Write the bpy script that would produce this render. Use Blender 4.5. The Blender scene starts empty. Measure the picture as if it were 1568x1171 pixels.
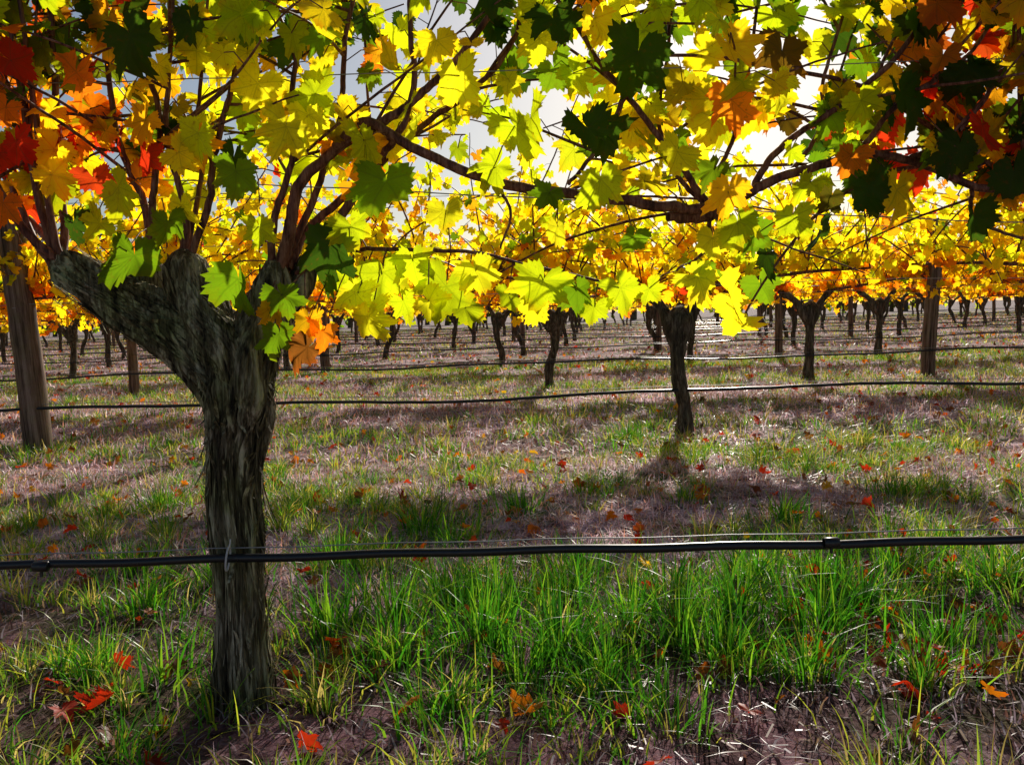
import bpy, math, numpy as np
from mathutils import Vector, Matrix
R = np.random.default_rng(11)
pi = math.pi
scene = bpy.context.scene
COL = scene.collection

# ------------------------------------------------------------------ materials
def new_mat(name):
    m = bpy.data.materials.new(name); m.use_nodes = True
    nt = m.node_tree; nt.nodes.clear()
    return m, nt
def nd(nt, typ, **kw):
    n = nt.nodes.new(typ)
    for k, v in kw.items():
        if k == 'ins':
            for a, b in v.items(): n.inputs[a].default_value = b
        else: setattr(n, k, v)
    return n
def math_n(nt, op, a, b=None, c=None, clamp=False):
    n = nt.nodes.new('ShaderNodeMath'); n.operation = op; n.use_clamp = clamp
    for i, v in enumerate((a, b, c)):
        if v is None: continue
        if isinstance(v, (int, float)): n.inputs[i].default_value = v
        else: nt.links.new(v, n.inputs[i])
    return n.outputs[0]
def mixc(nt, f, a, b, mode='MIX'):
    n = nt.nodes.new('ShaderNodeMix'); n.data_type = 'RGBA'; n.blend_type = mode
    if isinstance(f, (int, float)): n.inputs[0].default_value = f
    else: nt.links.new(f, n.inputs[0])
    for i, v in ((6, a), (7, b)):
        if isinstance(v, tuple): n.inputs[i].default_value = (*v, 1)
        else: nt.links.new(v, n.inputs[i])
    return n.outputs[2]
def noise(nt, vec, scale, detail=4, rough=.6):
    n = nt.nodes.new('ShaderNodeTexNoise'); n.inputs['Scale'].default_value = scale
    n.inputs['Detail'].default_value = detail; n.inputs['Roughness'].default_value = rough
    if vec is not None: nt.links.new(vec, n.inputs['Vector'])
    return n.outputs['Fac']
def ramp(nt, f, stops):
    n = nt.nodes.new('ShaderNodeValToRGB'); nt.links.new(f, n.inputs[0])
    e = n.color_ramp.elements
    while len(e) < len(stops): e.new(.5)
    for i, (p, c) in enumerate(stops):
        e[i].position = p; e[i].color = (*c, 1) if isinstance(c, tuple) else (c, c, c, 1)
    return n.outputs[0]

def leaf_material(name, transl=.62, veins=True, gloss=.45):
    m, nt = new_mat(name); L = nt.links.new
    at = nd(nt, 'ShaderNodeAttribute', attribute_name='Col')
    geo = nd(nt, 'ShaderNodeTexCoord')
    uv = nd(nt, 'ShaderNodeUVMap', uv_map='UVMap')
    sx = nd(nt, 'ShaderNodeSeparateXYZ'); L(uv.outputs[0], sx.inputs[0])
    x, y = sx.outputs[0], sx.outputs[1]
    n1 = noise(nt, geo.outputs['Object'], 22, 4)
    n2 = noise(nt, geo.outputs['Object'], 120, 2)
    r = math_n(nt, 'SQRT', math_n(nt, 'ADD', math_n(nt, 'MULTIPLY', x, x), math_n(nt, 'MULTIPLY', y, y)))
    edge = math_n(nt, 'MULTIPLY', math_n(nt, 'SUBTRACT', math_n(nt, 'ADD', r, math_n(nt, 'MULTIPLY', n1, 1.3)), 1.22), 2.2, clamp=True)
    warm = mixc(nt, 1.0, at.outputs['Color'], (1.7, .80, .5), 'MULTIPLY')
    c = mixc(nt, math_n(nt, 'MULTIPLY', edge, .5), at.outputs['Color'], warm)
    spots = math_n(nt, 'MULTIPLY', math_n(nt, 'SUBTRACT', n2, .6), 5, clamp=True)
    c = mixc(nt, math_n(nt, 'MULTIPLY', spots, .55), c, (.16, .05, .012))
    ct = c; cr = c
    if veins:
        cur = None
        for A in (0, 50, -50, 108, -108):
            a = math.radians(A); s, co = math.sin(a), math.cos(a)
            perp = math_n(nt, 'ABSOLUTE', math_n(nt, 'SUBTRACT', math_n(nt, 'MULTIPLY', x, co), math_n(nt, 'MULTIPLY', y, s)))
            along = math_n(nt, 'ADD', math_n(nt, 'MULTIPLY', x, s), math_n(nt, 'MULTIPLY', y, co))
            gate = math_n(nt, 'LESS_THAN', along, 0.0)
            d = math_n(nt, 'ADD', perp, gate)
            sv = math_n(nt, 'ABSOLUTE', math_n(nt, 'SUBTRACT', math_n(nt, 'FRACT', math_n(nt, 'MULTIPLY', math_n(nt, 'SUBTRACT', along, math_n(nt, 'MULTIPLY', perp, .9)), 5.0)), .5))
            sv = math_n(nt, 'ADD', math_n(nt, 'ADD', math_n(nt, 'MULTIPLY', sv, .22), .012), math_n(nt, 'MULTIPLY', math_n(nt, 'GREATER_THAN', perp, .26), 1.0))
            sv = math_n(nt, 'ADD', sv, gate)
            d = math_n(nt, 'MINIMUM', d, sv)
            cur = d if cur is None else math_n(nt, 'MINIMUM', cur, d)
        vm = math_n(nt, 'SUBTRACT', 1.0, math_n(nt, 'DIVIDE', cur, .028), clamp=True)
        ct = mixc(nt, math_n(nt, 'MULTIPLY', vm, .55), c, mixc(nt, 1.0, c, (.45, .5, .45), 'MULTIPLY'))
        cr = mixc(nt, math_n(nt, 'MULTIPLY', vm, .5), c, (.32, .34, .12))
    p = nd(nt, 'ShaderNodeBsdfPrincipled', ins={'Roughness': gloss, 'Specular IOR Level': .3})
    L(mixc(nt, 1.0, cr, (.65, .65, .5), 'MULTIPLY'), p.inputs['Base Color'])
    b = nd(nt, 'ShaderNodeBump', ins={'Strength': .35, 'Distance': .004}); L(n1, b.inputs['Height']); L(b.outputs[0], p.inputs['Normal'])
    t = nd(nt, 'ShaderNodeBsdfTranslucent'); L(mixc(nt, 1.0, ct, (1.45, 1.45, .8), 'MULTIPLY'), t.inputs['Color'])
    mx = nd(nt, 'ShaderNodeMixShader', ins={0: transl}); L(p.outputs[0], mx.inputs[1]); L(t.outputs[0], mx.inputs[2])
    o = nd(nt, 'ShaderNodeOutputMaterial'); L(mx.outputs[0], o.inputs[0])
    return m
M_leaf = leaf_material('grape_leaf', .79)
M_leaf_far = leaf_material('grape_leaf_far', .79, veins=False)
M_litter = leaf_material('fallen_leaf', transl=.45, gloss=.5)

def grass_mat():
    m, nt = new_mat('grass_blade'); L = nt.links.new
    at = nd(nt, 'ShaderNodeAttribute', attribute_name='Col')
    p = nd(nt, 'ShaderNodeBsdfPrincipled', ins={'Roughness': .38, 'Specular IOR Level': .6})
    L(at.outputs['Color'], p.inputs['Base Color'])
    t = nd(nt, 'ShaderNodeBsdfTranslucent'); L(at.outputs['Color'], t.inputs['Color'])
    mx = nd(nt, 'ShaderNodeMixShader', ins={0: .58}); L(p.outputs[0], mx.inputs[1]); L(t.outputs[0], mx.inputs[2])
    o = nd(nt, 'ShaderNodeOutputMaterial'); L(mx.outputs[0], o.inputs[0]); return m
M_grass = grass_mat()

def bark_mat(name, dark, mid, light, sx=40, sz=5, bump=.9, dist=.006, rough=.9, moss=.6, mosscol=(.72, .95, .5)):
    m, nt = new_mat(name); L = nt.links.new
    tc = nd(nt, 'ShaderNodeTexCoord'); mp = nd(nt, 'ShaderNodeMapping'); mp.inputs['Scale'].default_value = (sx, sx, sz)
    L(tc.outputs['Object'], mp.inputs[0])
    n1 = noise(nt, mp.outputs[0], 1.0, 8, .65)
    mp2 = nd(nt, 'ShaderNodeMapping'); mp2.inputs['Scale'].default_value = (sx*4, sx*4, sz*2.5); L(tc.outputs['Object'], mp2.inputs[0])
    n2 = noise(nt, mp2.outputs[0], 1.0, 4, .6)
    n3 = noise(nt, tc.outputs['Object'], 7, 5, .7)
    h = math_n(nt, 'ADD', math_n(nt, 'MULTIPLY', n1, .7), math_n(nt, 'MULTIPLY', n2, .35))
    c = ramp(nt, h, [(.42, dark), (.53, mid), (.64, light)])
    ms = math_n(nt, 'MULTIPLY', math_n(nt, 'SUBTRACT', n3, .42), 4, clamp=True)
    c = mixc(nt, math_n(nt, 'MULTIPLY', ms, moss), c, mixc(nt, 1.0, c, mosscol, 'MULTIPLY'))
    p = nd(nt, 'ShaderNodeBsdfPrincipled', ins={'Roughness': rough, 'Specular IOR Level': .25}); L(c, p.inputs['Base Color'])
    b = nd(nt, 'ShaderNodeBump', ins={'Strength': bump, 'Distance': dist}); L(h, b.inputs['Height']); L(b.outputs[0], p.inputs['Normal'])
    o = nd(nt, 'ShaderNodeOutputMaterial'); L(p.outputs[0], o.inputs[0]); return m
M_bark = bark_mat('vine_bark', (.025, .018, .012), (.085, .065, .045), (.22, .18, .13))
M_bark_h = bark_mat('old_vine_bark', (.016, .011, .007), (.15, .12, .075), (.52, .46, .34), 38, 4.0, 1.0, .012, moss=.9, mosscol=(.66, .85, .42))
M_cane = bark_mat('cane_bark', (.05, .015, .012), (.19, .065, .045), (.36, .17, .12), 60, 12, .5, .002, .55)
M_post = bark_mat('post_wood', (.04, .025, .02), (.17, .11, .085), (.30, .22, .18), 30, 1.5, .5, .004)

def simple(name, col, rough, spec=.5, metal=0.):
    m, nt = new_mat(name); L = nt.links.new
    tc = nd(nt, 'ShaderNodeTexCoord'); n = noise(nt, tc.outputs['Object'], 60, 4)
    c = mixc(nt, n, tuple(v*.6 for v in col), tuple(min(1, v*1.4) for v in col))
    p = nd(nt, 'ShaderNodeBsdfPrincipled', ins={'Specular IOR Level': spec, 'Metallic': metal}); L(c, p.inputs['Base Color'])
    L(math_n(nt, 'ADD', math_n(nt, 'MULTIPLY', n, .25), rough-.12), p.inputs['Roughness'])
    o = nd(nt, 'ShaderNodeOutputMaterial'); L(p.outputs[0], o.inputs[0]); return m
M_pipe = simple('black_polythene', (.010, .011, .014), .30)
M_wire = simple('galvanised_wire', (.35, .35, .36), .4, .5, .9)
M_clip = simple('plastic_clip', (.5, .5, .52), .4)

def ground_mat():
    m, nt = new_mat('vineyard_ground'); L = nt.links.new
    tc = nd(nt, 'ShaderNodeTexCoord'); V = tc.outputs['Object']
    at = nd(nt, 'ShaderNodeAttribute', attribute_name='Col')
    a = noise(nt, V, 1.3, 5, .65); b = noise(nt, V, 9, 6, .7); c_ = noise(nt, V, 70, 5, .7)
    thatch = ramp(nt, c_, [(.3, (.16, .07, .085)), (.46, (.60, .40, .46)), (.6, (.90, .74, .84))])
    soil = ramp(nt, b, [(.3, (.05, .026, .024)), (.7, (.22, .12, .13))])
    green = ramp(nt, c_, [(.3, (.02, .05, .008)), (.7, (.14, .24, .03))])
    c = mixc(nt, math_n(nt, 'MULTIPLY', math_n(nt, 'SUBTRACT', b, .40), 6, clamp=True), soil, thatch)
    c = mixc(nt, math_n(nt, 'MULTIPLY', math_n(nt, 'SUBTRACT', math_n(nt, 'ADD', a, math_n(nt, 'MULTIPLY', b, .4)), .66), 6, clamp=True), c, green)
    c = mixc(nt, 1.0, c, at.outputs['Color'], 'MULTIPLY')   # dark strip under the vines: foreground shade painted into the ground colour
    p = nd(nt, 'ShaderNodeBsdfPrincipled', ins={'Roughness': .95, 'Specular IOR Level': .1}); L(c, p.inputs['Base Color'])
    bm = nd(nt, 'ShaderNodeBump', ins={'Strength': .8, 'Distance': .02}); L(math_n(nt, 'ADD', b, math_n(nt, 'MULTIPLY', c_, .6)), bm.inputs['Height']); L(bm.outputs[0], p.inputs['Normal'])
    o = nd(nt, 'ShaderNodeOutputMaterial'); L(p.outputs[0], o.inputs[0]); return m
M_ground = ground_mat()

# ------------------------------------------------------------------ mesh tools
def build_mesh(name, parts, mats):
    vs, cs, us, lv, ls, mi, sm = [], [], [], [], [], [], []
    off = 0; lo = 0
    for P in parts:
        V = np.asarray(P['V'], np.float32).reshape(-1, 3); F = np.asarray(P['F'], np.int64)
        n = len(V); k = F.shape[1]
        vs.append(V)
        C = P.get('C'); C = np.tile(np.array([[.5, .5, .5]]), (n, 1)) if C is None else np.asarray(C)
        cs.append(C); U = P.get('U'); us.append(np.zeros((n, 2)) if U is None else U)
        lv.append((F+off).ravel()); ls.append(lo+np.arange(len(F))*k); lo += F.size
        mi.append(np.full(len(F), P.get('m', 0))); sm.append(np.full(len(F), P.get('s', True)))
        off += n
    V = np.concatenate(vs); lv = np.concatenate(lv).astype(np.int32); ls = np.concatenate(ls).astype(np.int32)
    me = bpy.data.meshes.new(name)
    me.vertices.add(len(V)); me.vertices.foreach_set('co', V.ravel())
    me.loops.add(len(lv)); me.loops.foreach_set('vertex_index', lv)
    me.polygons.add(len(ls)); me.polygons.foreach_set('loop_start', ls)
    me.polygons.foreach_set('material_index', np.concatenate(mi).astype(np.int32))
    me.polygons.foreach_set('use_smooth', np.concatenate(sm).astype(bool))
    me.update(calc_edges=True)
    C = np.concatenate(cs); C4 = np.ones((len(C), 4), np.float32); C4[:, :3] = C
    ca = me.color_attributes.new('Col', 'FLOAT_COLOR', 'POINT'); ca.data.foreach_set('color', C4.ravel())
    uv = me.uv_layers.new(name='UVMap'); uv.data.foreach_set('uv', np.concatenate(us)[lv].astype(np.float32).ravel())
    for m in mats: me.materials.append(m)
    return me
def add(name, me, parent=None, loc=None, rz=0, sc=None):
    o = bpy.data.objects.new(name, me); COL.objects.link(o)
    if parent: o.parent = parent
    if loc: o.location = loc
    o.rotation_euler = (0, 0, rz)
    if sc: o.scale = sc
    return o
def empty(name, loc=(0, 0, 0)):
    o = bpy.data.objects.new(name, None); o.location = loc; o.empty_display_size = .2; COL.objects.link(o); return o

def resample(P, n):
    P = np.asarray(P, float)
    Q = np.vstack([2*P[0]-P[1], P, 2*P[-1]-P[-2]])
    t = np.linspace(0, len(P)-1-1e-6, n); i = t.astype(int); f = (t-i)[:, None]
    a, b, c, d = Q[i], Q[i+1], Q[i+2], Q[i+3]
    return .5*((2*b)+(-a+c)*f+(2*a-5*b+4*c-d)*f**2+(-a+3*b-3*c+d)*f**3)
def tube(P, rad, seg=8, disp=None):
    P = np.asarray(P, float); n = len(P); rad = np.broadcast_to(rad, (n,))
    T = np.gradient(P, axis=0); T /= np.linalg.norm(T, axis=1)[:, None]+1e-9
    N = np.zeros_like(P); v = np.cross(T[0], [0, 1, .13])
    for i in range(n):
        v = v-T[i]*np.dot(v, T[i]); v /= np.linalg.norm(v)+1e-9; N[i] = v
    B = np.cross(T, N); th = np.linspace(0, 2*pi, seg, endpoint=False)
    s = np.concatenate([[0], np.cumsum(np.linalg.norm(np.diff(P, axis=0), axis=1))])
    r = np.repeat(rad[:, None], seg, 1)
    if disp is not None: r = r+disp(th[None, :]+0*r, s[:, None]+0*r)*r
    V = P[:, None]+r[..., None]*(np.cos(th)[None, :, None]*N[:, None]+np.sin(th)[None, :, None]*B[:, None])
    i, j = np.meshgrid(np.arange(n-1), np.arange(seg), indexing='ij'); j2 = (j+1) % seg
    F = np.stack([i*seg+j, i*seg+j2, (i+1)*seg+j2, (i+1)*seg+j], -1).reshape(-1, 4)
    V = V.reshape(-1, 3)
    J = np.arange(seg); J2 = (J+1) % seg
    top = V[(n-1)*seg:]; cv = np.vstack([top, P[-1]+T[-1]*rad[-1]*.4])
    return dict(V=V, F=F), dict(V=cv, F=np.stack([J, J2, J*0+seg], -1))
def tubes(parts, P, rad, seg=8, disp=None, m=0):
    for q in tube(P, rad, seg, disp):
        q['m'] = m; parts.append(q)
def bark_disp(rng, amp=.16, kmin=4, kmax=13, lump=.12):
    ks = rng.integers(kmin, kmax, 7); fs = rng.normal(0, 4.0, 7); ph = rng.random(7)*6.28
    lk = rng.integers(1, 4, 5); lf = rng.normal(0, 16, 5); lp = rng.random(5)*6.28
    hp = rng.random(8)*6.28
    def f(th, s):
        tw = th+.4*np.sin(s*5+hp[0])+.12*np.sin(s*17+hp[1]+2*th)+.04*np.sin(s*41+3*th+hp[2])
        o = 0
        for k, q, p in zip(ks, fs, ph):
            m = .55+.45*np.sin(s*(14+k)+p*3+2*th)
            o = o+m*(1-2*np.abs(np.sin(k*tw+q*s+p)))/7
        step = np.tanh(4*np.sin(s*33+hp[5]+2.5*np.sin(3*th+hp[6])))*np.sin(5*tw+hp[7])*.03
        l = sum(np.sin(k*th+q*s+p) for k, q, p in zip(lk, lf, lp))/5
        fine = .013*np.sin(43*tw+s*7+hp[3])+.010*np.sin(61*tw-s*9+hp[4])
        return amp*1.8*o+lump*l+(fine+step)*(amp > .1)
    return f

# leaf templates -----------------------------------------------------------
KEY = [(0, 1.0), (9, .92), (18, .85), (26, .70), (33, .66), (42, .80), (52, .95), (61, .86), (70, .74), (79, .62), (87, .62), (98, .74), (110, .80), (122, .72), (138, .63), (152, .56), (164, .44), (172, .2), (177, .05)]
def leaf_template(n, ring):
    a = np.linspace(-177, 177, n); k = np.array(KEY)
    r = np.interp(np.abs(a), k[:, 0], k[:, 1]); r[1:-1:2] *= .88
    if n > 30: r[2:-1:6] *= 1.05
    a = np.radians(a); O = np.stack([r*np.sin(a), r*np.cos(a)], 1)
    if ring:
        mid = O*.52
        V = np.vstack([[0, 0], mid, O])
        T = [[0, 1+i, 2+i] for i in range(n-1)]
        for i in range(n-1):
            T += [[1+i, 1+n+i, 2+n+i], [1+i, 2+n+i, 2+i]]
    else:
        V = np.vstack([[0, 0], O]); T = [[0, 1+i, 2+i] for i in range(n-1)]
    return V, np.array(T)
T_HI = leaf_template(61, True); T_MD = leaf_template(23, False); T_LO = leaf_template(13, False)
def norm(v): return v/(np.linalg.norm(v, axis=-1, keepdims=True)+1e-9)
def leaves(pos, tip, nrm, size, col, tmpl, rng, curl=.5, m=0):
    pos = np.asarray(pos, float); N = len(pos); V2, F = tmpl; Mv = len(V2)
    t = norm(np.asarray(tip, float)); n_ = np.asarray(nrm, float); n_ = norm(n_-t*(n_*t).sum(1, keepdims=True)); x_ = np.cross(t, n_)
    c1 = rng.normal(.2, curl, (N, 1)); c2 = rng.normal(.2, curl*.8, (N, 1)); ph = rng.random((N, 1))*6.28; am = rng.uniform(.04, .16, (N, 1))
    wx = rng.normal(0, .09, (N, 2, 1))
    X0 = V2[None, :, 0]; Y0 = V2[None, :, 1]
    a0 = np.arctan2(X0, Y0+1e-6)
    k1 = 1+rng.uniform(-.10, .10, (N, 1))*np.cos(a0*7+rng.normal(0, .4, (N, 1)))+rng.uniform(0, .07, (N, 1))*np.sin(a0*13+ph*3)+rng.uniform(0, .05, (N, 1))*np.sin(a0*23+ph*5)
    X = X0*k1*rng.uniform(.82, 1.1, (N, 1))+wx[:, 0]*np.sin(Y0*4+ph); Y = Y0*k1*rng.uniform(.88, 1.12, (N, 1))+wx[:, 1]*np.sin(X0*4+ph); rr = np.sqrt(X**2+Y**2)
    ang = np.arctan2(X, Y+1e-6)
    Z = -c1*Y*np.abs(Y)*.6+c2*np.abs(X)**1.3*.8+am*np.sin(ang*5+ph)*rr**1.5+.06*np.sin(X*9+ph)*rr
    S = np.asarray(size).reshape(-1, 1, 1)
    W = pos[:, None]+S*(X[..., None]*x_[:, None]+Y[..., None]*t[:, None]+Z[..., None]*n_[:, None])
    FF = (F[None]+(np.arange(N)*Mv)[:, None, None]).reshape(-1, 3)
    C = np.repeat(np.asarray(col), Mv, 0); U = np.tile(V2, (N, 1))
    return dict(V=W.reshape(-1, 3), F=FF, C=C, U=U, m=m)
def prisms(A, B, r, m=0, sag=.012):
    A = np.asarray(A); B = np.asarray(B); N = len(A); Mi = (A+B)/2; Mi[:, 2] += sag
    D = norm(B-A); X = norm(np.cross(D, [0.1, 1, .2])); Y = np.cross(D, X)
    ring = lambda P: np.stack([P+r*(math.cos(k*2.094)*X+math.sin(k*2.094)*Y) for k in range(3)], 1)
    V = np.concatenate([ring(A), ring(Mi), ring(B)], 1)
    f = []
    for l in (0, 3):
        for k in range(3): f.append([l+k, l+(k+1) % 3, l+3+(k+1) % 3, l+3+k])
    F = (np.array(f)[None]+(np.arange(N)*9)[:, None, None]).reshape(-1, 4)
    return dict(V=V.reshape(-1, 3), F=F, m=m)
PAL = dict(yellow=(.90, .66, .012), lemon=(.82, .78, .02), yg=(.50, .60, .010), green=(.15, .28, .008), dgreen=(.035, .08, .007),
           gold=(.90, .50, .012), orange=(.85, .24, .012), red=(.60, .035, .012), brown=(.26, .09, .02))
def pick(rng, weights, n):
    k = list(weights); w = np.array([weights[a] for a in k], float); w /= w.sum()
    c = np.array([PAL[a] for a in k])[rng.choice(len(k), n, p=w)]
    c2 = np.array([PAL[a] for a in k])[rng.choice(len(k), n, p=w)]
    f = rng.random((n, 1))**3*.6
    return np.clip((c*(1-f)+c2*f)*rng.uniform(.75, 1.1, (n, 1))*rng.uniform(.93, 1.07, (n, 3)), 0, .92)

def shoot(start, d, length, rng, wob=.22, grav=-.03, step=.045):
    p = np.array(start, float); d = norm(np.array(d, float)); P = [p.copy()]
    for i in range(max(3, int(length/step))):
        d = norm(d+rng.normal(0, wob, 3)*step*4+np.array([0, 0, grav]))
        p = p+d*step; P.append(p.copy())
    return np.array(P)
def shoot_leaves(P, rng, every=.075, pet=(.03, .08)):
    s = np.concatenate([[0], np.cumsum(np.linalg.norm(np.diff(P, axis=0), axis=1))])
    q = np.arange(.05, s[-1], every)
    A = np.stack([np.interp(q, s, P[:, k]) for k in range(3)], 1)
    n = len(A)
    if n == 0: return A, A
    az = rng.random()*6.28+np.arange(n)*pi+rng.normal(0, .6, n)
    off = np.stack([np.cos(az), np.sin(az)*.9, rng.normal(.05, .45, n)], 1)
    return A, A+norm(off)*rng.uniform(*pet, (n, 1))

# ------------------------------------------------------------------ generic vine
PITCH = 3.0
MIX_FAR = dict(yellow=40, lemon=18, gold=24, yg=8, orange=9, green=2, red=1, brown=1)
def make_vine(seed, tmpl, lm, nshoot=44, trunk_h=.86, every=.075, lsize=(.045, .085), lmax=1.45, mixd=MIX_FAR, zmin=(.66, .8)):
    rng = np.random.default_rng(seed); parts = []
    lean = rng.normal(0, .06, 2)
    path = resample([[0, 0, -.05], [lean[0]*.3-.01, lean[1]*.3, .22], [lean[0]+.04, lean[1], .52], [lean[0]*.8, 0, trunk_h+.03]], 60)
    s = np.linspace(0, 1, 60); rad = .062*(1+.35*np.exp(-s*14))*(1-.22*np.sin(s*pi))*(1+.08*np.sin(s*17+seed))+.028*np.exp(-((s-.93)/.12)**2)
    rad = rad*np.sqrt(np.clip(1-(np.clip(s-.90, 0, 1)/.102)**2, .02, 1))
    tubes(parts, path, rad, 28, bark_disp(rng, .2, 4, 12, .2))
    heads = []; top = path[-6]
    for sg in (-1, 1):
        e = np.array([sg*rng.uniform(.16, .3), rng.normal(0, .05), trunk_h+rng.uniform(.08, .2)])
        q = resample([path[-14], top*.5+e*.5-[0, 0, .015], e], 20)
        tubes(parts, q, np.linspace(.058, .030, 20)*(1+.2*np.sin(np.linspace(0, 9, 20))), 20, bark_disp(rng, .2)); heads.append(e)
        q = shoot(e, [sg, 0, .12], rng.uniform(1.0, 1.25), rng, .12, -.004); q[:, 1] *= .6
        tubes(parts, q, np.linspace(.018, .008, len(q)), 7, m=1)
        heads += [q[i] for i in range(3, len(q), 2)]
    A, B = [], []
    base_pts = np.array(heads)
    for i in range(nshoot):
        if i < nshoot*.28: b = base_pts[rng.choice([0, len(base_pts)//2])]; d = [rng.normal(0, .75), rng.normal(0, .3), 1]
        else: b = base_pts[rng.integers(len(base_pts))]; d = [rng.normal(0, .45), rng.normal(0, .35), rng.uniform(.5, 1.2)]
        ln = rng.uniform(.45, lmax); g = -.03
        if rng.random() < .27: g = -.13; ln = rng.uniform(.45, .9)
        P = shoot(b, d, ln, rng, .25, g)
        P[:, 2] = np.maximum(P[:, 2], rng.uniform(*zmin))
        tubes(parts, P, np.linspace(.0065, .0025, len(P)), 4, m=1)
        a, c = shoot_leaves(P, rng, every); A.append(a); B.append(c)
    A = np.concatenate(A); B = np.concatenate(B); n = len(B)
    if tmpl is not T_LO: parts.append(prisms(A, B, .0013, 1))
    tip = np.stack([rng.normal(0, .45, n), rng.normal(0, .35, n), rng.uniform(-1.2, -.1, n)], 1)
    nr = np.stack([rng.normal(0, .45, n), rng.choice([-1, 1], n)*1., rng.normal(.35, .35, n)], 1)
    col = pick(rng, mixd, n)
    low = B[:, 2] < 1.08
    k = low & (rng.random(n) < .4); col[k] = pick(rng, dict(orange=4, gold=5, yellow=3, red=.3), k.sum())
    parts.append(leaves(B, tip, nr, rng.uniform(*lsize, n), col, tmpl, rng, m=2))
    return build_mesh('grapevine_mesh', parts, [M_bark, M_cane, lm])
MIX2 = dict(yellow=38, lemon=30, gold=12, yg=18, orange=4, green=4, red=.6)
V_r2 = [make_vine(150+i, T_MD, M_leaf_far, 98, lsize=(.040, .072), lmax=1.7, mixd=MIX2, zmin=(.84, .95)) for i in range(3)]
V_md = [make_vine(100+i, T_MD, M_leaf_far, 92, lsize=(.045, .082), zmin=(.70, .85), lmax=1.6) for i in range(3)]
V_lo = [make_vine(200+i, T_LO, M_leaf_far, 70, lsize=(.06, .10), every=.09, zmin=(.5, .75), lmax=1.6) for i in range(4)]

# ------------------------------------------------------------------ terrain
def gz(x, y):
    return .014*np.sin(1.7*x+.5)*np.cos(1.3*y)+.008*np.sin(5.1*x+2*y)+.006*np.sin(9*y-3*x)
ROWS = [1.88, 5.85, 9.7, 14.0]+[14.0+3.9*k for k in range(1, 13)]
def strip(x, y):      # 0 between the rows, up to 1 in the painted shade beneath a row
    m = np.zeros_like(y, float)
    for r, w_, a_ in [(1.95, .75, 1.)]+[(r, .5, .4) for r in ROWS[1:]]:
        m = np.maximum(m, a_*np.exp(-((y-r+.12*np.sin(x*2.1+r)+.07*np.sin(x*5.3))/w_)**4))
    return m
u = np.linspace(-1, 1, 241); gx = np.sign(u)*(np.abs(u)*12+np.abs(u)**5*590)
w = np.linspace(0, 1, 301); gy = -8+w*28+w**6*900
X, Y = np.meshgrid(gx, gy, indexing='ij'); Z = gz(X, Y)*(np.hypot(X, Y) < 90)
nx, ny = X.shape; i, j = np.meshgrid(np.arange(nx-1), np.arange(ny-1), indexing='ij')
F = np.stack([i*ny+j, (i+1)*ny+j, (i+1)*ny+j+1, i*ny+j+1], -1).reshape(-1, 4)
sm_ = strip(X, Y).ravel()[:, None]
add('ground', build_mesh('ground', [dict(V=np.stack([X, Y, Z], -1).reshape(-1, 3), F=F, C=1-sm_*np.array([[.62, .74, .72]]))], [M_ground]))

# ------------------------------------------------------------------ near vine (hero)
hero = empty('grapevine', (-.62, 1.88, 0)); H0 = np.array([-.62, 1.88, 0.])
rng = np.random.default_rng(5); parts = []
def yy(lst): return np.array([[a, (1.88 if len(q) < 1 else 1.88+q[0]), b] for a, b, *q in lst])-H0
def limb(lst, rads, n=60, seg=72, amp=.17, lump=.12, kmax=14):
    P = resample(yy(lst), n); r = np.interp(np.linspace(0, 1, n), np.linspace(0, 1, len(rads)), rads)
    tubes(parts, P, r, seg, bark_disp(rng, amp, 4, kmax, lump))
    return P, r
TR, TRr = limb([(-.621, -.06), (-.619, .06), (-.614, .27), (-.620, .47, .01), (-.604, .62, .01), (-.595, .70), (-.60, .79, .01)],
               [.074, .064, .054, .055, .058, .070, .072, .05], 260, 200, .26, .10, 14)
limb([(-.59, .62), (-.64, .74, .01), (-.70, .815), (-.79, .875, -.02), (-.87, .93, -.03), (-.93, .975, -.03), (-.955, .99, -.03)], [.04, .062, .058, .054, .050, .040, .02], 130, 140, .3, .2)
limb([(-.62, .72), (-.66, .85, .01), (-.685, .93), (-.695, .98), (-.70, 1.005)], [.05, .060, .052, .046, .02], 70, 120, .3, .24)
limb([(-.60, .66), (-.55, .80), (-.52, .87, .01), (-.505, .93), (-.50, .975)], [.05, .060, .050, .042, .02], 80, 120, .3, .2)
limb([(-.52, .86), (-.46, .93, .04), (-.44, .985, .05)], [.04, .034, .02], 30, 60, .2, .2)
limb([(-.78, .84, .02), (-.80, .93, .03), (-.79, .985, .04), (-.785, 1.0, .04)], [.03, .042, .030, .014], 40, 80, .25, .25)
limb([(-.66, .74, -.03), (-.74, .83, -.045), (-.83, .89, -.05), (-.90, .95, -.04)], [.02, .036, .036, .02], 80, 90, .34, .2)
limb([(-.58, .70, -.04), (-.60, .79, -.05), (-.66, .88, -.04), (-.69, .96, -.03)], [.018, .038, .036, .016], 80, 90, .34, .2)
limb([(-.57, .62, -.03), (-.555, .70, -.05), (-.55, .78, -.05), (-.53, .86, -.04)], [.012, .034, .032, .012], 80, 90, .34, .2)
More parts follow.
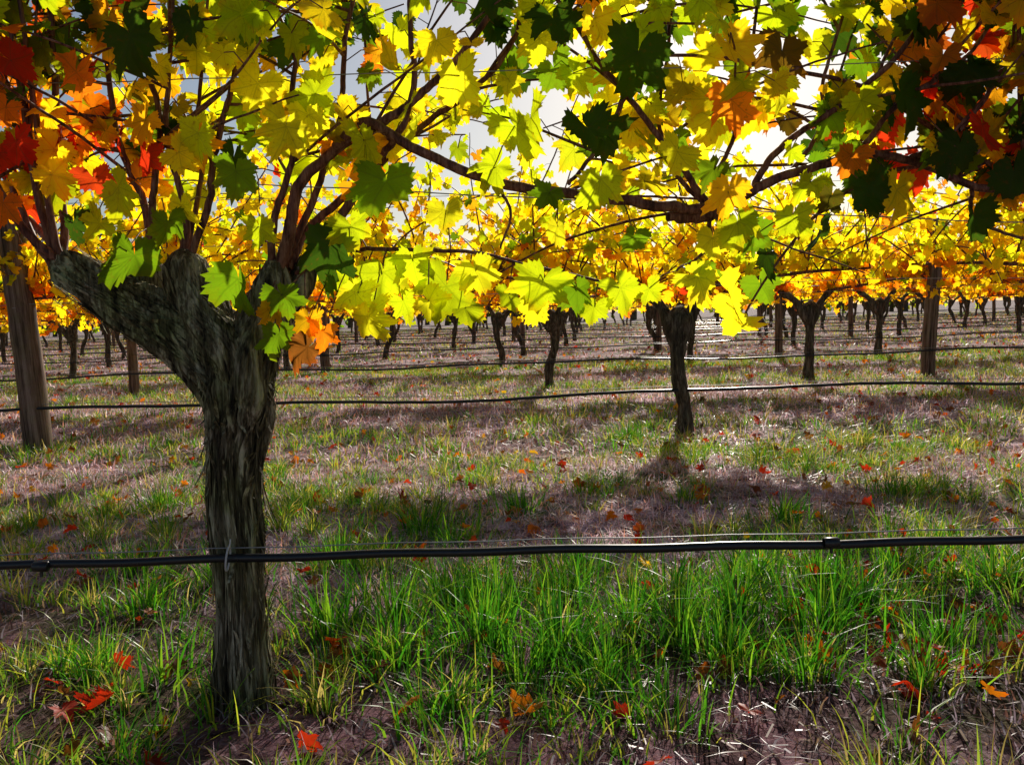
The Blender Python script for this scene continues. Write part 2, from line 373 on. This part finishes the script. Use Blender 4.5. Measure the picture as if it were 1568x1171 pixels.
def strips(Pc, rc, nst, lo, hi, t0r=(.03, .88), lmax=.014):
    T_ = norm(np.gradient(Pc, axis=0)); N_ = norm(np.cross(T_, [0, 1, .13])); B_ = np.cross(T_, N_)
    for k in range(nst):
        t0 = rng.uniform(*t0r); th = rng.random()*6.28; ln = rng.uniform(lo, hi); n = 11
        tt = np.clip(t0+np.linspace(0, ln, n), 0, .995); i0 = (tt*(len(Pc)-1)).astype(int)
        c = Pc[i0]; r = rc[i0]*1.05
        lift = (np.abs(np.linspace(-1, 1, n)+rng.uniform(-.6, .6))**2.2)*rng.uniform(.001, lmax)
        th2 = th+np.linspace(0, rng.normal(0, .22), n)+.03*np.sin(np.linspace(0, 6, n)+th); w_ = rng.uniform(.0012, .0055)*np.sin(np.linspace(.25, pi-.15, n))
        e = [c+(r+lift)[:, None]*(np.cos(th2+s*w_/.06)[:, None]*N_[i0]+np.sin(th2+s*w_/.06)[:, None]*B_[i0]) for s in (-1, 1)]
        Vv = np.stack(e, 1).reshape(-1, 3); Fv = np.array([[2*i, 2*i+1, 2*i+3, 2*i+2] for i in range(n-1)])
        parts.append(dict(V=Vv, F=Fv))
strips(TR, TRr, 320, .05, .2, lmax=.018)
P_ = resample(yy([(-.62, .72), (-.70, .815), (-.79, .875, -.02), (-.87, .93, -.03), (-.945, .985, -.03)]), 100); strips(P_, np.linspace(.062, .044, 100), 150, .1, .35, (.0, .8), .012)
P_ = resample(yy([(-.62, .72), (-.66, .85, .01), (-.685, .93), (-.695, .98)]), 60); strips(P_, np.linspace(.062, .046, 60), 80, .15, .5, (.0, .7), .010)
P_ = resample(yy([(-.60, .66), (-.55, .80), (-.52, .87, .01), (-.505, .93)]), 60); strips(P_, np.linspace(.060, .044, 60), 80, .15, .5, (.0, .7), .010)
add('trunk', build_mesh('hero_trunk', parts, [M_bark_h]), hero)

canes = []; cparts = []
def cane(lst, r0, r1):
    P = resample(yy(lst), max(10, len(lst)*9)); m = len(P)
    P = P+np.cumsum(rng.normal(0, .0012, (m, 3)), 0)
    node = 1+.16*(np.sin(np.arange(m)*1.57+1) > .9)
    tubes(cparts, P, np.linspace(r0, r1, m)*node, 10)
    canes.append(P); return P
cane([(-.50, .95), (-.47, 1.04), (-.444, 1.13), (-.36, 1.20), (-.25, 1.265), (-.19, 1.30), (-.09, 1.40), (0.02, 1.56), (.06, 1.8)], .015, .005)
cane([(-.44, .97, .05), (-.38, 1.06, .06), (-.29, 1.18, .05), (-.24, 1.23, .02), (-.20, 1.33, .0), (-.19, 1.5, -.03), (-.15, 1.85, 0)], .012, .004)
cane([(-.48, .96, .03), (-.44, 1.05, .08), (-.33, 1.15, .1), (-.2, 1.26, .12), (-.08, 1.34, .1), (.03, 1.44, .1), (.16, 1.7, .1)], .011, .004)
cane([(-.51, .95), (-.50, 1.08), (-.455, 1.2), (-.44, 1.35, -.02), (-.40, 1.5, -.02), (-.36, 1.8)], .009, .004)
cane([(-.50, .95, .02), (-.42, 1.12, .05), (-.36, 1.28, .03), (-.33, 1.45), (-.25, 1.7)], .009, .004)
cane([(-.70, .97), (-.69, 1.1), (-.72, 1.25), (-.70, 1.4, -.02), (-.68, 1.8)], .009, .004)
cane([(-.69, .97), (-.64, 1.1), (-.62, 1.22), (-.57, 1.36), (-.55, 1.5), (-.5, 1.85)], .009, .004)
cane([(-.70, .97), (-.66, 1.15, .04), (-.65, 1.35, .05), (-.61, 1.6, .05)], .007, .003)
cane([(-.79, .97, .04), (-.79, 1.1, .04), (-.83, 1.25), (-.85, 1.45), (-.84, 1.8)], .010, .004)
cane([(-.79, .97, .04), (-.76, 1.12), (-.74, 1.3), (-.77, 1.5), (-.75, 1.85)], .009, .004)
for k, (dx, top) in enumerate([(-.30, 1.35), (-.22, 1.5), (-.14, 1.6), (-.08, 1.7), (-.36, 1.22), (.02, 1.7), (-.02, 1.55), (-.26, 1.6)]):
    y = rng.normal(-.02, .06)
    cane([(-.935+rng.normal(0, .015), .965, -.03), (-.95+dx*.3, 1.08, y), (-.955+dx*.7, .55*top+.5, y), (-.96+dx, top, y), (-.97+dx*1.5, top+.3, y)], rng.uniform(.008, .012), .003)
cane([(-.36, 1.215), (-.288, 1.262, -.02), (-.19, 1.205, -.04), (-.034, 1.134, -.04), (.122, 1.094, -.04), (.25, 1.075, -.03), (.34, 1.058, -.02), (.43, 1.052, 0)], .010, .012)
tubes(cparts, resample(yy([(.34, 1.045, -.02), (.39, 1.05, 0), (.43, 1.055, 0), (.46, 1.06, 0)]), 20), np.array([.010]*3+[.017]*5+[.022]*7+[.018]*3+[.01]*2), 24, bark_disp(rng, .2))
cane([(.44, 1.06, 0), (.532, 1.103, 0), (.63, 1.14, 0), (.758, 1.174, .02), (.87, 1.16, .03), (1.02, 1.10, .04), (1.2, 1.08, .03)], .011, .008)
cane([(.43, 1.07), (.347, 1.179, -.03), (.249, 1.295, -.05), (.164, 1.418, -.06), (.08, 1.62, -.05)], .008, .004)
cane([(.25, 1.29, -.05), (.20, 1.20, -.02), (.13, 1.11, -.03)], .006, .004)
cane([(.44, 1.07), (.45, 1.13, .03), (.50, 1.25, .03), (.52, 1.4, .0), (.56, 1.7)], .006, .003)
cane([(.42, 1.07), (.36, 1.16, .05), (.33, 1.28, .07), (.36, 1.45, .07), (.35, 1.7, .05)], .006, .003)
cane([(.53, 1.10), (.588, 1.186), (.715, 1.267), (.843, 1.376), (.95, 1.55), (1.0, 1.8)], .008, .004)
cane([(.60, 1.13), (.68, 1.22, .04), (.70, 1.36, .05), (.78, 1.6, .03)], .006, .003)
cane([(.758, 1.17, .02), (.82, 1.26, -.04), (.95, 1.35, -.05), (1.05, 1.5, -.05)], .007, .003)
cane([(.87, 1.16, .03), (.98, 1.22), (1.08, 1.38), (1.12, 1.6)], .007, .003)
cane([(1.02, 1.10, .04), (.98, 1.02, -.04), (1.05, .97, -.08)], .005, .003)
ntop = len(canes)
cane([(-.46, .95, .02), (-.38, .985, -.03), (-.249, .985, -.09), (-.087, .972, -.1), (.06, .93, -.1), (.22, .89, -.08)], .0055, .0028)
cane([(-.034, 1.134, -.04), (.0, 1.06, -.06), (-.02, .98, -.08)], .004, .002)
cane([(.43, 1.05), (.40, .97, -.08), (.33, .92, -.1)], .005, .0025)
cane([(.45, 1.05), (.49, 1.0, -.08), (.47, .96, -.1)], .005, .0025)
allc = np.concatenate(canes)
LA, LB = [], []
for P in canes:
    if P[-1, 2] > 1.25:
        a, b = shoot_leaves(P[len(P)//4:], rng, .08, (.03, .09)); LA.append(a); LB.append(b)
cnt = 0
while cnt < 150:
    P = canes[rng.integers(ntop)]; st = P[rng.integers(len(P)//3, len(P))]
    if st[2] < 1.05: continue
    cnt += 1
    back = rng.random() < .4
    S = shoot(st, [rng.normal(0, .8), rng.uniform(.2, .8) if back else rng.normal(-.1, .3), rng.uniform(.0, 1.0)], rng.uniform(.3, .7), rng, .25, -.03)
    tubes(cparts, S, np.linspace(.004, .0016, len(S)), 5)
    a, b = shoot_leaves(S, rng, .07, (.03, .08)); LA.append(a); LB.append(b)
LA = np.concatenate(LA); LB = np.concatenate(LB)
XW = LB[:, 0]+H0[0]
lowlim = np.where(XW < -.4, 1.10, 1.14-.03*rng.random(len(XW)))
keep = (LB[:, 2] > lowlim) & (LB[:, 2] < 1.75) & (rng.random(len(XW)) < np.where(LB[:, 2] > 1.40, 1.0, np.where(XW < -.72, .72, np.where(XW < -.35, .50, np.where(XW > .6, .85, .68)))))
LA, LB, XW = LA[keep], LB[keep], XW[keep]; n = len(LB)
print('near leaves', n)
col = pick(rng, dict(yg=34, lemon=32, yellow=24, green=14, dgreen=4, orange=3, gold=4), n)
k = XW < -.72; col[k] = pick(rng, dict(red=18, orange=18, gold=14, yellow=20, yg=8, dgreen=18, green=8), k.sum())
k = (LB[:, 2] > 1.42) & (rng.random(n) < .5); col[k] = pick(rng, dict(dgreen=7, green=5, yg=3), k.sum())
k = (XW > .1) & (LB[:, 2] > 1.30) & (rng.random(n) < .35); col[k] = pick(rng, dict(dgreen=7, green=4, yg=3), k.sum())
k = (XW > .82); col[k] = pick(rng, dict(red=14, orange=10, dgreen=44, green=8, yellow=14, lemon=10), k.sum())
tip = np.stack([rng.normal(0, .5, n), rng.normal(-.05, .35, n), rng.uniform(-1.2, -.1, n)], 1)
nr = np.stack([rng.normal(0, .55, n), -np.ones(n), rng.normal(.3, .5, n)], 1)
lparts = [leaves(LB, tip, nr, rng.uniform(.032, .074, n), col, T_HI, rng)]
cparts.append(prisms(LA, LB, .0014))
HL = [(-.354, .999, .112, 'dgreen'), (-.762, .997, .085, 'green'), (-.551, .932, .085, 'green'), (-.466, .824, .060, 'green'), (-.42, .80, .062, 'brown'),
      (-.242, 1.114, .090, 'green'), (-.255, .937, .085, 'yg'), (-.275, .858, .072, 'lemon'), (-.124, .92, .085, 'yg'), (-.19, .961, .07, 'yg'), (-.064, .937, .07, 'lemon'),
      (.067, .914, .082, 'yg'), (.133, .892, .06, 'green'), (.218, .896, .066, 'yg'), (.363, .905, .07, 'lemon'), (.284, .894, .045, 'yg'), (.455, 1.014, .075, 'yg'),
      (.429, 1.074, .068, 'gold'), (.409, .989, .05, 'lemon'), (.159, 1.2, .085, 'dgreen'), (.087, 1.09, .05, 'green'), (.686, 1.145, .055, 'orange'), (.797, 1.08, .082, 'yellow'),
      (.725, 1.078, .07, 'dgreen'), (.449, 1.258, .072, 'orange'), (.1, 1.413, .085, 'dgreen'), (.265, 1.349, .09, 'dgreen'), (-.084, 1.313, .08, 'lemon'), (-.492, 1.332, .078, 'lemon'),
      (-.525, 1.142, .072, 'green'), (-.749, 1.11, .068, 'yg'), (-.9, 1.153, .06, 'yellow'), (.784, 1.26, .085, 'dgreen'), (.942, 1.019, .075, 'dgreen'), (.021, 1.218, .085, 'yg'),
      (-.02, 1.15, .07, 'yg'), (-.31, 1.03, .06, 'yg'), (-.33, .92, .06, 'yg'), (-.45, .90, .055, 'green'), (-.40, .85, .05, 'gold'), (.0, .89, .05, 'yg'), (-.16, .88, .05, 'lemon'),
      (.5, 1.0, .06, 'green'), (.56, 1.02, .055, 'yg'), (-.63, 1.08, .06, 'lemon'), (-.50, 1.04, .05, 'yg'), (-.88, 1.06, .055, 'dgreen'), (-1.0, 1.10, .06, 'orange'),
      (.88, 1.15, .07, 'dgreen'), (.96, 1.2, .07, 'red'), (-.37, .83, .05, 'orange'), (-.48, .875, .045, 'gold'), (-.66, 1.05, .05, 'green'), (-.80, 1.06, .05, 'yg'),
      (.18, 1.10, .07, 'yg'), (.1, 1.02, .05, 'lemon'), (.25, 1.0, .05, 'green'), (.62, 1.1, .06, 'yg'), (-.12, 1.06, .06, 'lemon'), (-.28, 1.2, .07, 'yg'), (.33, 1.15, .07, 'lemon'),
      (-.60, 1.22, .07, 'yg'), (-.42, 1.22, .07, 'lemon'), (1.0, 1.1, .08, 'dgreen'), (.9, 1.3, .08, 'dgreen'), (-.30, .90, .055, 'lemon'), (-.22, .885, .05, 'yg'), (-.09, .865, .055, 'yg'), (.05, .87, .05, 'lemon'), (.17, .86, .05, 'yg'), (.39, .93, .05, 'green'),
      (-.95, 1.3, .07, 'dgreen'), (-.82, 1.35, .07, 'orange'), (-1.02, 1.42, .07, 'red'), (-.96, 1.22, .055, 'red'), (-.72, 1.4, .08, 'dgreen'), (-.60, 1.43, .07, 'dgreen')]
hp = np.array([[a, 1.74+rng.normal(0, .03), b] for a, b, s, c in HL])-H0
near = np.array([allc[np.argmin(np.linalg.norm(allc-(q+[0, 0, .03]), axis=1))] for q in hp])
cparts.append(prisms(near, hp, .0016, 0, .01))
n = len(HL)
tip = np.stack([rng.normal(0, .4, n), rng.normal(-.1, .3, n), -np.ones(n)], 1); nr = np.stack([rng.normal(0, .5, n), -np.ones(n), rng.normal(.3, .35, n)], 1)
hc = np.array([PAL[c] for *_, c in HL])*rng.uniform(.8, 1.05, (n, 1))
lparts.append(leaves(hp, tip, nr, [s*.95 for _, _, s, _ in HL], hc, T_HI, rng, .42))
add('canes', build_mesh('hero_canes', cparts, [M_cane]), hero)
add('foliage', build_mesh('hero_leaves', lparts, [M_leaf]), hero)

# ------------------------------------------------------------------ other vines
def place(mesh, x, y, rz, name='grapevine', parent=None, s=1.):
    return add(name, mesh, parent, (x, y, float(gz(x, y))*(math.hypot(x, y) < 90)), rz, (s, s, s))
hv = make_vine(301, T_HI, M_leaf, 66, mixd=dict(red=14, orange=12, dgreen=38, green=10, yellow=16, lemon=10))
place(hv, 2.55, 1.95, 0); place(hv, -3.85, 1.9, pi)
for i, x in enumerate([-7.8, -4.85, -1.85, 1.15, 4.15, 7.1]): place(V_r2[i % 3], x, 5.85, (i % 2)*pi+R.normal(0, .04), s=R.uniform(.98, 1.06))
for i, x in enumerate([-11.7, -8.9, -6.0, -3.05, .42, 3.3, 6.2, 9.1, 12]): place(V_md[(i+1) % 3], x, 9.7, (i % 2)*pi+R.normal(0, .05), s=R.uniform(.96, 1.08))
for i, x in enumerate([-16, -13, -10, -7.1, -3.6, -.15, 2.9, 5.9, 8.8, 11.8, 14.8]): place(V_md[(i*2+1) % 3], x, 14.0, (i % 2)*pi+R.normal(0, .05), s=R.uniform(.96, 1.08))
dist = empty('distant_vineyard_rows', (0, 18, 0))
for ri, y in enumerate(ROWS[4:]):
    half = y*.66+5; x = -half+R.uniform(0, 3)
    while x < half:
        o = place(V_lo[R.integers(4)], x, y, R.integers(2)*pi+R.normal(0, .05), 'vine', dist, R.uniform(.97, 1.15)); o.location.y -= 18
        x += PITCH*R.uniform(.88, 1.02)
rt = np.random.default_rng(9); tp = []
for x in np.arange(-95, 95, 3.2):
    h = rt.uniform(3, 6.5); cx = x+rt.normal(0, 1); cy = 84+rt.normal(0, 3)
    tubes(tp, np.array([[cx, cy, -.1], [cx+.1, cy, h*.3], [cx, cy, h*.7]]), [.25, .18, .08], 6, m=0)
    n = 150; v = norm(rt.normal(0, 1, (n, 3)))*rt.random((n, 1))**.4
    pos = np.array([cx, cy, h*.52])+v*np.array([2.5, 2, h*.5])*(1+.25*np.sin(v[:, :1]*5+x))
    tp.append(leaves(pos, rt.normal(0, 1, (n, 3)), rt.normal(0, 1, (n, 3)), rt.uniform(.3, .6, n), pick(rt, dict(green=5, dgreen=5, yg=4, gold=3), n), T_LO, rt, m=1))
add('distant_trees', build_mesh('distant_trees', tp, [M_bark, M_leaf_far]))

# ------------------------------------------------------------------ posts
def post_mesh(seed, r=.075, h=1.75):
    rg = np.random.default_rng(seed); pr = []
    P = np.stack([rg.normal(0, .002, 40).cumsum(), rg.normal(0, .002, 40).cumsum(), np.linspace(-.1, h, 40)], 1)
    rad = np.linspace(r*1.05, r*.93, 40); rad[-1] *= .9
    tubes(pr, P, rad, 32, bark_disp(rg, .035, 4, 12, .02))
    for z in (.98, 1.3, 1.6):
        a = np.linspace(0, pi, 9); tubes(pr, np.stack([.012*np.cos(a), -r*1.0-.012*np.sin(a), z+0*a], 1), .0018, 5, m=1)
    return build_mesh('post', pr, [M_post, M_wire])
PM = [post_mesh(1, .088), post_mesh(2, .06), post_mesh(3, .075)]
for k, x, y, tl in [(0, -3.22, 5.85, -.05), (1, -4.62, 10.6, .0), (2, 4.68, 9.75, .06), (1, 4.35, 14.1, 0), (2, -9.5, 9.7, .02), (2, 7.9, 5.85, 0), (2, -3.0, 14, .0), (1, 10, 14.1, 0)]:
    o = add('wooden_post', PM[k], None, (x, y, float(gz(x, y)))); o.rotation_euler = (0, tl, 0)
for y in ROWS[4:9]:
    for x in np.arange(-y*.7, y*.7, 8.5): o = add('post', PM[1], dist, (x+R.uniform(-2, 2), y-18, 0))

# ------------------------------------------------------------------ drip pipes and wires
def line(name, y, z, half, r, mat, sag=.01, seg=10, step=.15, par=None, slope=0):
    n = int(2*half/step); x = np.linspace(-half, half, n)
    P = np.stack([x, y+.012*np.sin(x*.9+y), z+slope*x+sag*np.sin(x*1.45+y*2)+sag*.5*np.sin(x*3.3+y)+.0015*np.sin(x*17)], 1); pr = []
    tubes(pr, P, r, seg)
    return add(name, build_mesh(name, pr, [mat]), par)
line('drip_irrigation_pipe', 1.79, .352, 6, .0092, M_pipe, .004, 14, .05)
line('trellis_wire', 1.80, .372, 6, .0014, M_wire, .003, 6, .1)
a = np.linspace(0, 2*pi, 20); pr = []; x = -.607
tubes(pr, np.stack([x+.004*np.sin(a), 1.79+.0135*np.cos(a), .357+.026*np.sin(a)], 1), .0022, 6)
tubes(pr, np.array([[x, 1.79, .372], [x+.006, 1.79, .388], [x+.004, 1.80, .395]]), .0016, 6)
add('wire_clip', build_mesh('clip', pr, [M_clip]))
for x in (-1.0, .66):
    pr = []; tubes(pr, np.array([[x-.016, 1.79, .352], [x-.014, 1.79, .352], [x+.014, 1.79, .352], [x+.016, 1.79, .352]]), [.0095, .0115, .0115, .0095], 14)
    tubes(pr, np.array([[x, 1.79, .342], [x, 1.79, .335], [x, 1.789, .330]]), .0035, 8)
    add('drip_emitter', build_mesh('emitter', pr, [M_pipe]))
line('trellis_wire', 1.90, 1.105, 6, .0013, M_wire, .006, 6, .1, slope=-.075)
line('trellis_wire', 1.86, 1.36, 6, .0012, M_wire, .006, 6, .1)
for y, half in ((5.85, 9), (9.7, 13), (14.0, 18)):
    line('drip_irrigation_pipe', y-.07, .30, half, .0105, M_pipe, .015, 10)
    for z in (.33, 1.0, 1.35, 1.65): line('trellis_wire', y-.05, z, half, .002, M_wire, .01, 5)
for y in ROWS[4:10]:
    line('drip_pipe', y-.07-18, .31, y*.8+4, .012, M_pipe, .015, 8, .4, dist)
    line('wire', y-.05-18, .95, y*.8+4, .003, M_wire, .01, 4, .6, dist)

# ------------------------------------------------------------------ grass
def patch(x, y):
    return (np.sin(1.9*x+.7*y+1)+np.sin(2.7*y-1.1*x+2)+np.sin(4.3*x+3.1*y)*.7+np.sin(7.7*y-5.2*x+1)*.5)/3.2
def pale(x, y):
    return .5+.5*np.tanh(1.6*(np.sin(3.1*x-1.7*y)+np.sin(2.3*x+4.9*y+2)+np.sin(8.3*x+1.1*y)*.6+np.sin(11*y-6*x)*.5))
def blades(base, h, w, az, bend, col, levels=(0, .3, .6, .85, 1.)):
    N = len(base); t = np.array(levels)[None]; K = len(levels)
    d = np.stack([np.cos(az), np.sin(az)], 1)
    horiz = h[:, None]*bend[:, None]*t**1.8; z = h[:, None]*(t-.35*np.clip(bend, 0, 1.6)[:, None]*t**2.4)
    ww = w[:, None]*(1-t**1.7)*.5+.0002
    C = base[:, None]+np.stack([d[:, :1]*horiz, d[:, 1:]*horiz, z], -1)
    ta = R.random(N)*6.28; s = np.stack([np.cos(ta), np.sin(ta), 0*ta], 1)[:, None]*ww[..., None]
    V = np.stack([C-s, C+s], 2).reshape(N, -1, 3)
    f = np.array([[2*i, 2*i+1, 2*i+3, 2*i+2] for i in range(K-1)])
    F = (f[None]+(np.arange(N)*2*K)[:, None, None]).reshape(-1, 4)
    cc = np.repeat(col, 2*K, 0)
    return dict(V=V.reshape(-1, 3), F=F, C=np.clip(cc, 0, 1).reshape(-1, 3))
GREEN = np.array([(.06, .29, .010), (.12, .40, .015), (.26, .52, .02), (.04, .17, .008), (.55, .62, .04)])
GSHORT = np.array([(.16, .36, .02), (.36, .50, .04), (.60, .58, .06), (.10, .28, .015), (.74, .58, .16)])
STRAW = np.array([(.88, .64, .72), (.74, .46, .50), (.92, .80, .90), (.80, .54, .32), (.55, .30, .31), (.90, .68, .82), (.76, .36, .26)])
def region(n, y0, y1, spread, pad):
    y = (y0**2+R.random(n)*(y1**2-y0**2))**.5; x = (R.random(n)*2-1)*(y*spread+pad); return x, y
gp = []
def tuft(cx, cy, nb, rad, h, wd, cols, bend=.55):
    r = np.abs(R.normal(0, rad, nb)); a = R.random(nb)*6.28
    x = cx+r*np.cos(a); y = cy+r*np.sin(a)
    return x, y, a+R.normal(0, .5, nb), h*R.uniform(.45, 1.1, nb), np.full(nb, wd)*R.uniform(.6, 1.2, nb), np.abs(R.normal(bend, .35, nb)), cols[R.integers(0, len(cols), nb)]*R.uniform(.7, 1.2, (nb, 1))
def emit(L):
    x, y, a, h, w, b, c = [np.concatenate(q) for q in zip(*L)]
    gp.append(blades(np.stack([x, y, gz(x, y)-.004], 1), h, w, a, b, c))
T = []
for cx, cy, hh, nb in [(-.5, 2.25, .22, 90), (-.35, 2.4, .22, 110), (-.1, 2.2, .22, 130), (.1, 2.15, .21, 130), (.3, 2.3, .2, 120), (.45, 2.5, .19, 90), (.6, 2.35, .22, 140), (.8, 2.25, .22, 130), (.98, 2.4, .21, 100),
                       (-.37, 3.4, .17, 140), (-.25, 3.25, .14, 80), (.02, 3.64, .14, 110), (1.06, 3.4, .15, 110), (1.68, 3.8, .15, 120), (.73, 5.5, .16, 160), (-1.67, 4, .16, 130), (-.62, 2.9, .17, 110),
                       (.24, 2.8, .14, 90), (-1.3, 2.9, .15, 90), (-.2, 1.78, .13, 60), (.9, 1.9, .15, 70), (-.85, 2.0, .14, 60), (.3, 1.82, .13, 60), (1.2, 2.7, .18, 110), (1.3, 2.1, .18, 80),
                       (-.2, 2.55, .19, 120), (.15, 2.6, .19, 120), (.75, 2.65, .19, 130), (.0, 2.0, .17, 90), (.5, 2.05, .18, 90), (-.3, 2.1, .17, 90), (.65, 1.95, .16, 80), (1.05, 2.1, .18, 90), (-1.1, 2.5, .16, 80),
                       (.42, 2.2, .2, 110), (.92, 2.6, .19, 110), (-.05, 2.42, .2, 110), (.2, 1.98, .17, 80), (1.4, 2.5, .18, 90), (-.95, 2.7, .16, 80)]:
    T.append(tuft(cx, cy, int(nb*1.15), .085, hh, .0058, GREEN[:4], .5))
emit(T)
T = []
x, y = region(1700, 1.2, 5.2, .62, 1.0); ok = (patch(x, y)+R.normal(0, .3, 1700)+.35*(y < 2.9)*(x > -.5)-.06*(y > 3)) > -.04
for cx, cy in zip(x[ok], y[ok]): T.append(tuft(cx, cy, R.integers(20, 60), R.uniform(.03, .09), R.uniform(.05, .14), .0045, GREEN if R.random() < .45 else GSHORT, .6))
emit(T); T = []
x, y = region(5000, 5.0, 14, .66, 1.5); ok = (patch(x, y)+R.normal(0, .3, 5000)+.6*(np.abs(((y-5.85+1.95) % 3.9)-1.95) < .5)) > .02
for cx, cy in zip(x[ok], y[ok]): T.append(tuft(cx, cy, R.integers(14, 28), R.uniform(.05, .13), R.uniform(.05, .14), .008, GREEN if R.random() < .3 else GSHORT, .6))
emit(T); T = []
x, y = region(4600, 14, 62, .7, 2); ok = (patch(x, y)+R.normal(0, .4, 4600)) > -.1
for cx, cy in zip(x[ok], y[ok]): T.append(tuft(cx, cy, 12, .25, R.uniform(.08, .16), .022, GSHORT, .6))
emit(T)
add('grass', build_mesh('grass', gp, [M_grass])); gp = []
def straw(n, y0, y1, sp, pad, h, w):
    x, y = region(n, y0, y1, sp, pad); ok = (patch(x, y)+R.normal(0, .45, n)) < .42; x, y = x[ok], y[ok]; n = len(x)
    hh = R.uniform(.35, 1.2, n)*h; b = np.abs(R.normal(1.0, .8, n))
    c = STRAW[R.integers(0, len(STRAW), n)]*(R.uniform(.75, 1.1, n)*(.6+.45*pale(x, y))*(1-.55*strip(x, y)))[:, None]  # straw colour takes the same painted shade under the rows
    gp.append(blades(np.stack([x, y, gz(x, y)-.003+R.random(n)*.01], 1), hh, w*R.uniform(.6, 1.3, n), R.random(n)*6.28, b, c, (0, .4, .8, 1.)))
straw(48000, 1.2, 5.0, .62, .8, .050, .0042); straw(60000, 5.0, 12, .66, 1.2, .075, .0085); straw(45000, 12, 45, .7, 2, .11, .018)
n = 32000; x, y = region(n, 1.3, 8, .64, .8); az = R.random(n)*6.28; ln = R.uniform(.012, .05, n); wd = R.uniform(.0015, .006, n)
d = np.stack([np.cos(az), np.sin(az)], 1); p_ = np.stack([-d[:, 1], d[:, 0]], 1); c0 = np.stack([x, y], 1); zb = gz(x, y)+R.random(n)*.028+.004; tilt = R.normal(0, .3, n)*ln
q = [np.column_stack([c0+sa*d*ln[:, None]/2+sb*p_*wd[:, None]/2, zb+sa*tilt/2]) for sa, sb in ((-1, -1), (1, -1), (1, 1), (-1, 1))]
V = np.stack(q, 1).reshape(-1, 3); F = np.arange(4*n).reshape(-1, 4)
cc = np.repeat(STRAW[R.integers(0, len(STRAW), n)]*(R.uniform(.8, 1.1, n)*(1-.45*strip(x, y)))[:, None], 4, 0)  # loose straw darkened by the painted row shade too
gp.append(dict(V=V, F=F, C=np.clip(cc, 0, .92)))
add('dry_straw', build_mesh('dry_straw', gp, [M_grass]))

# ------------------------------------------------------------------ fallen leaves
rg = np.random.default_rng(77)
def litter(x, y, s, col, tm, lift=.02, up=.5):
    n = len(x); a = rg.random(n)*6.28
    tip = np.stack([np.cos(a), np.sin(a), rg.normal(0, .35, n)], 1); nr = np.stack([rg.normal(0, up, n), rg.normal(0, up, n), np.ones(n)], 1)
    pos = np.stack([x, y, gz(x, y)+rg.uniform(.01, .01+lift, n)], 1)
    return leaves(pos, tip, nr, s, col, tm, rg, .85)
W_ = dict(orange=30, red=28, brown=34, gold=6)
lp = []
x, y = region(700, 1.3, 5.5, .62, .8); lp.append(litter(x, y, rg.uniform(.016, .040, 700), pick(rg, W_, 700)*.85, T_HI, .04, .9))
x, y = region(2300, 5.5, 18, .66, 1.5); lp.append(litter(x, y, rg.uniform(.02, .05, 2300), pick(rg, W_, 2300)*.8, T_MD, .03, .8))
x, y = region(2000, 18, 55, .7, 2); lp.append(litter(x, y, rg.uniform(.05, .08, 2000), pick(rg, W_, 2000)*.8, T_LO, .05))
n = 80; x = rg.uniform(.7, 1.7, n); y = rg.uniform(1.7, 2.9, n); lp.append(litter(x, y, rg.uniform(.02, .042, n), pick(rg, dict(red=5, orange=2, brown=2), n)*.85, T_HI, .07, .9))
n = 16; x = rg.uniform(-1.4, -.8, n); y = rg.uniform(1.65, 2.2, n); lp.append(litter(x, y, rg.uniform(.02, .04, n), pick(rg, dict(red=5, brown=3), n)*.8, T_HI, .04, .9))
kx = np.array([-.43, .43, -.91, .0, -.05, .07, 1.02, .95, .82, -.25, .6, -.98]); ky = np.array([2.12, 2.8, 1.83, 1.78, 2.0, 3.3, 2.3, 1.9, 3.9, 1.76, 2.05, 1.8])
lp.append(litter(kx, ky, np.array([.07, .05, .055, .05, .045, .05, .055, .05, .05, .045, .05, .045]), np.array([PAL[c] for c in ['brown', 'gold', 'red', 'orange', 'brown', 'orange', 'orange', 'red', 'orange', 'orange', 'red', 'red']])*np.array([[1.1]]), T_HI, .03, .8))
add('fallen_leaves', build_mesh('fallen_leaves', lp, [M_litter]))

# ------------------------------------------------------------------ light, sky, camera
EL, AZ = math.radians(27), math.radians(14)
sd = Vector((math.sin(AZ)*math.cos(EL), math.cos(AZ)*math.cos(EL), math.sin(EL)))
sl = bpy.data.lights.new('sun', 'SUN'); sl.energy = 5.0; sl.angle = math.radians(.8); sl.color = (1, .92, .80)
so = bpy.data.objects.new('sun', sl); so.rotation_euler = sd.to_track_quat('Z', 'Y').to_euler(); so.location = (5, 20, 15); COL.objects.link(so)
wd = bpy.data.worlds.new('World'); scene.world = wd; wd.use_nodes = True; nt = wd.node_tree; nt.nodes.clear()
sky = nd(nt, 'ShaderNodeTexSky', sky_type='NISHITA', sun_disc=False, sun_elevation=EL, sun_rotation=AZ)
bg = nd(nt, 'ShaderNodeBackground', ins={'Strength': .062}); o = nd(nt, 'ShaderNodeOutputWorld')
nt.links.new(sky.outputs[0], bg.inputs[0]); nt.links.new(bg.outputs[0], o.inputs[0])
cam = bpy.data.cameras.new('camera'); cam.sensor_width = 36; cam.lens = 36*1330/1568; cam.clip_start = .05; cam.clip_end = 3000
co = bpy.data.objects.new('camera', cam); COL.objects.link(co)
co.matrix_world = Matrix.Translation((0, 0, .85)) @ Matrix.Rotation(math.radians(90-4.5), 4, 'X') @ Matrix.Rotation(math.radians(-1.72), 4, 'Z')
scene.camera = co
scene.view_settings.view_transform = 'Standard'; scene.view_settings.look = 'None'; scene.view_settings.exposure = 0
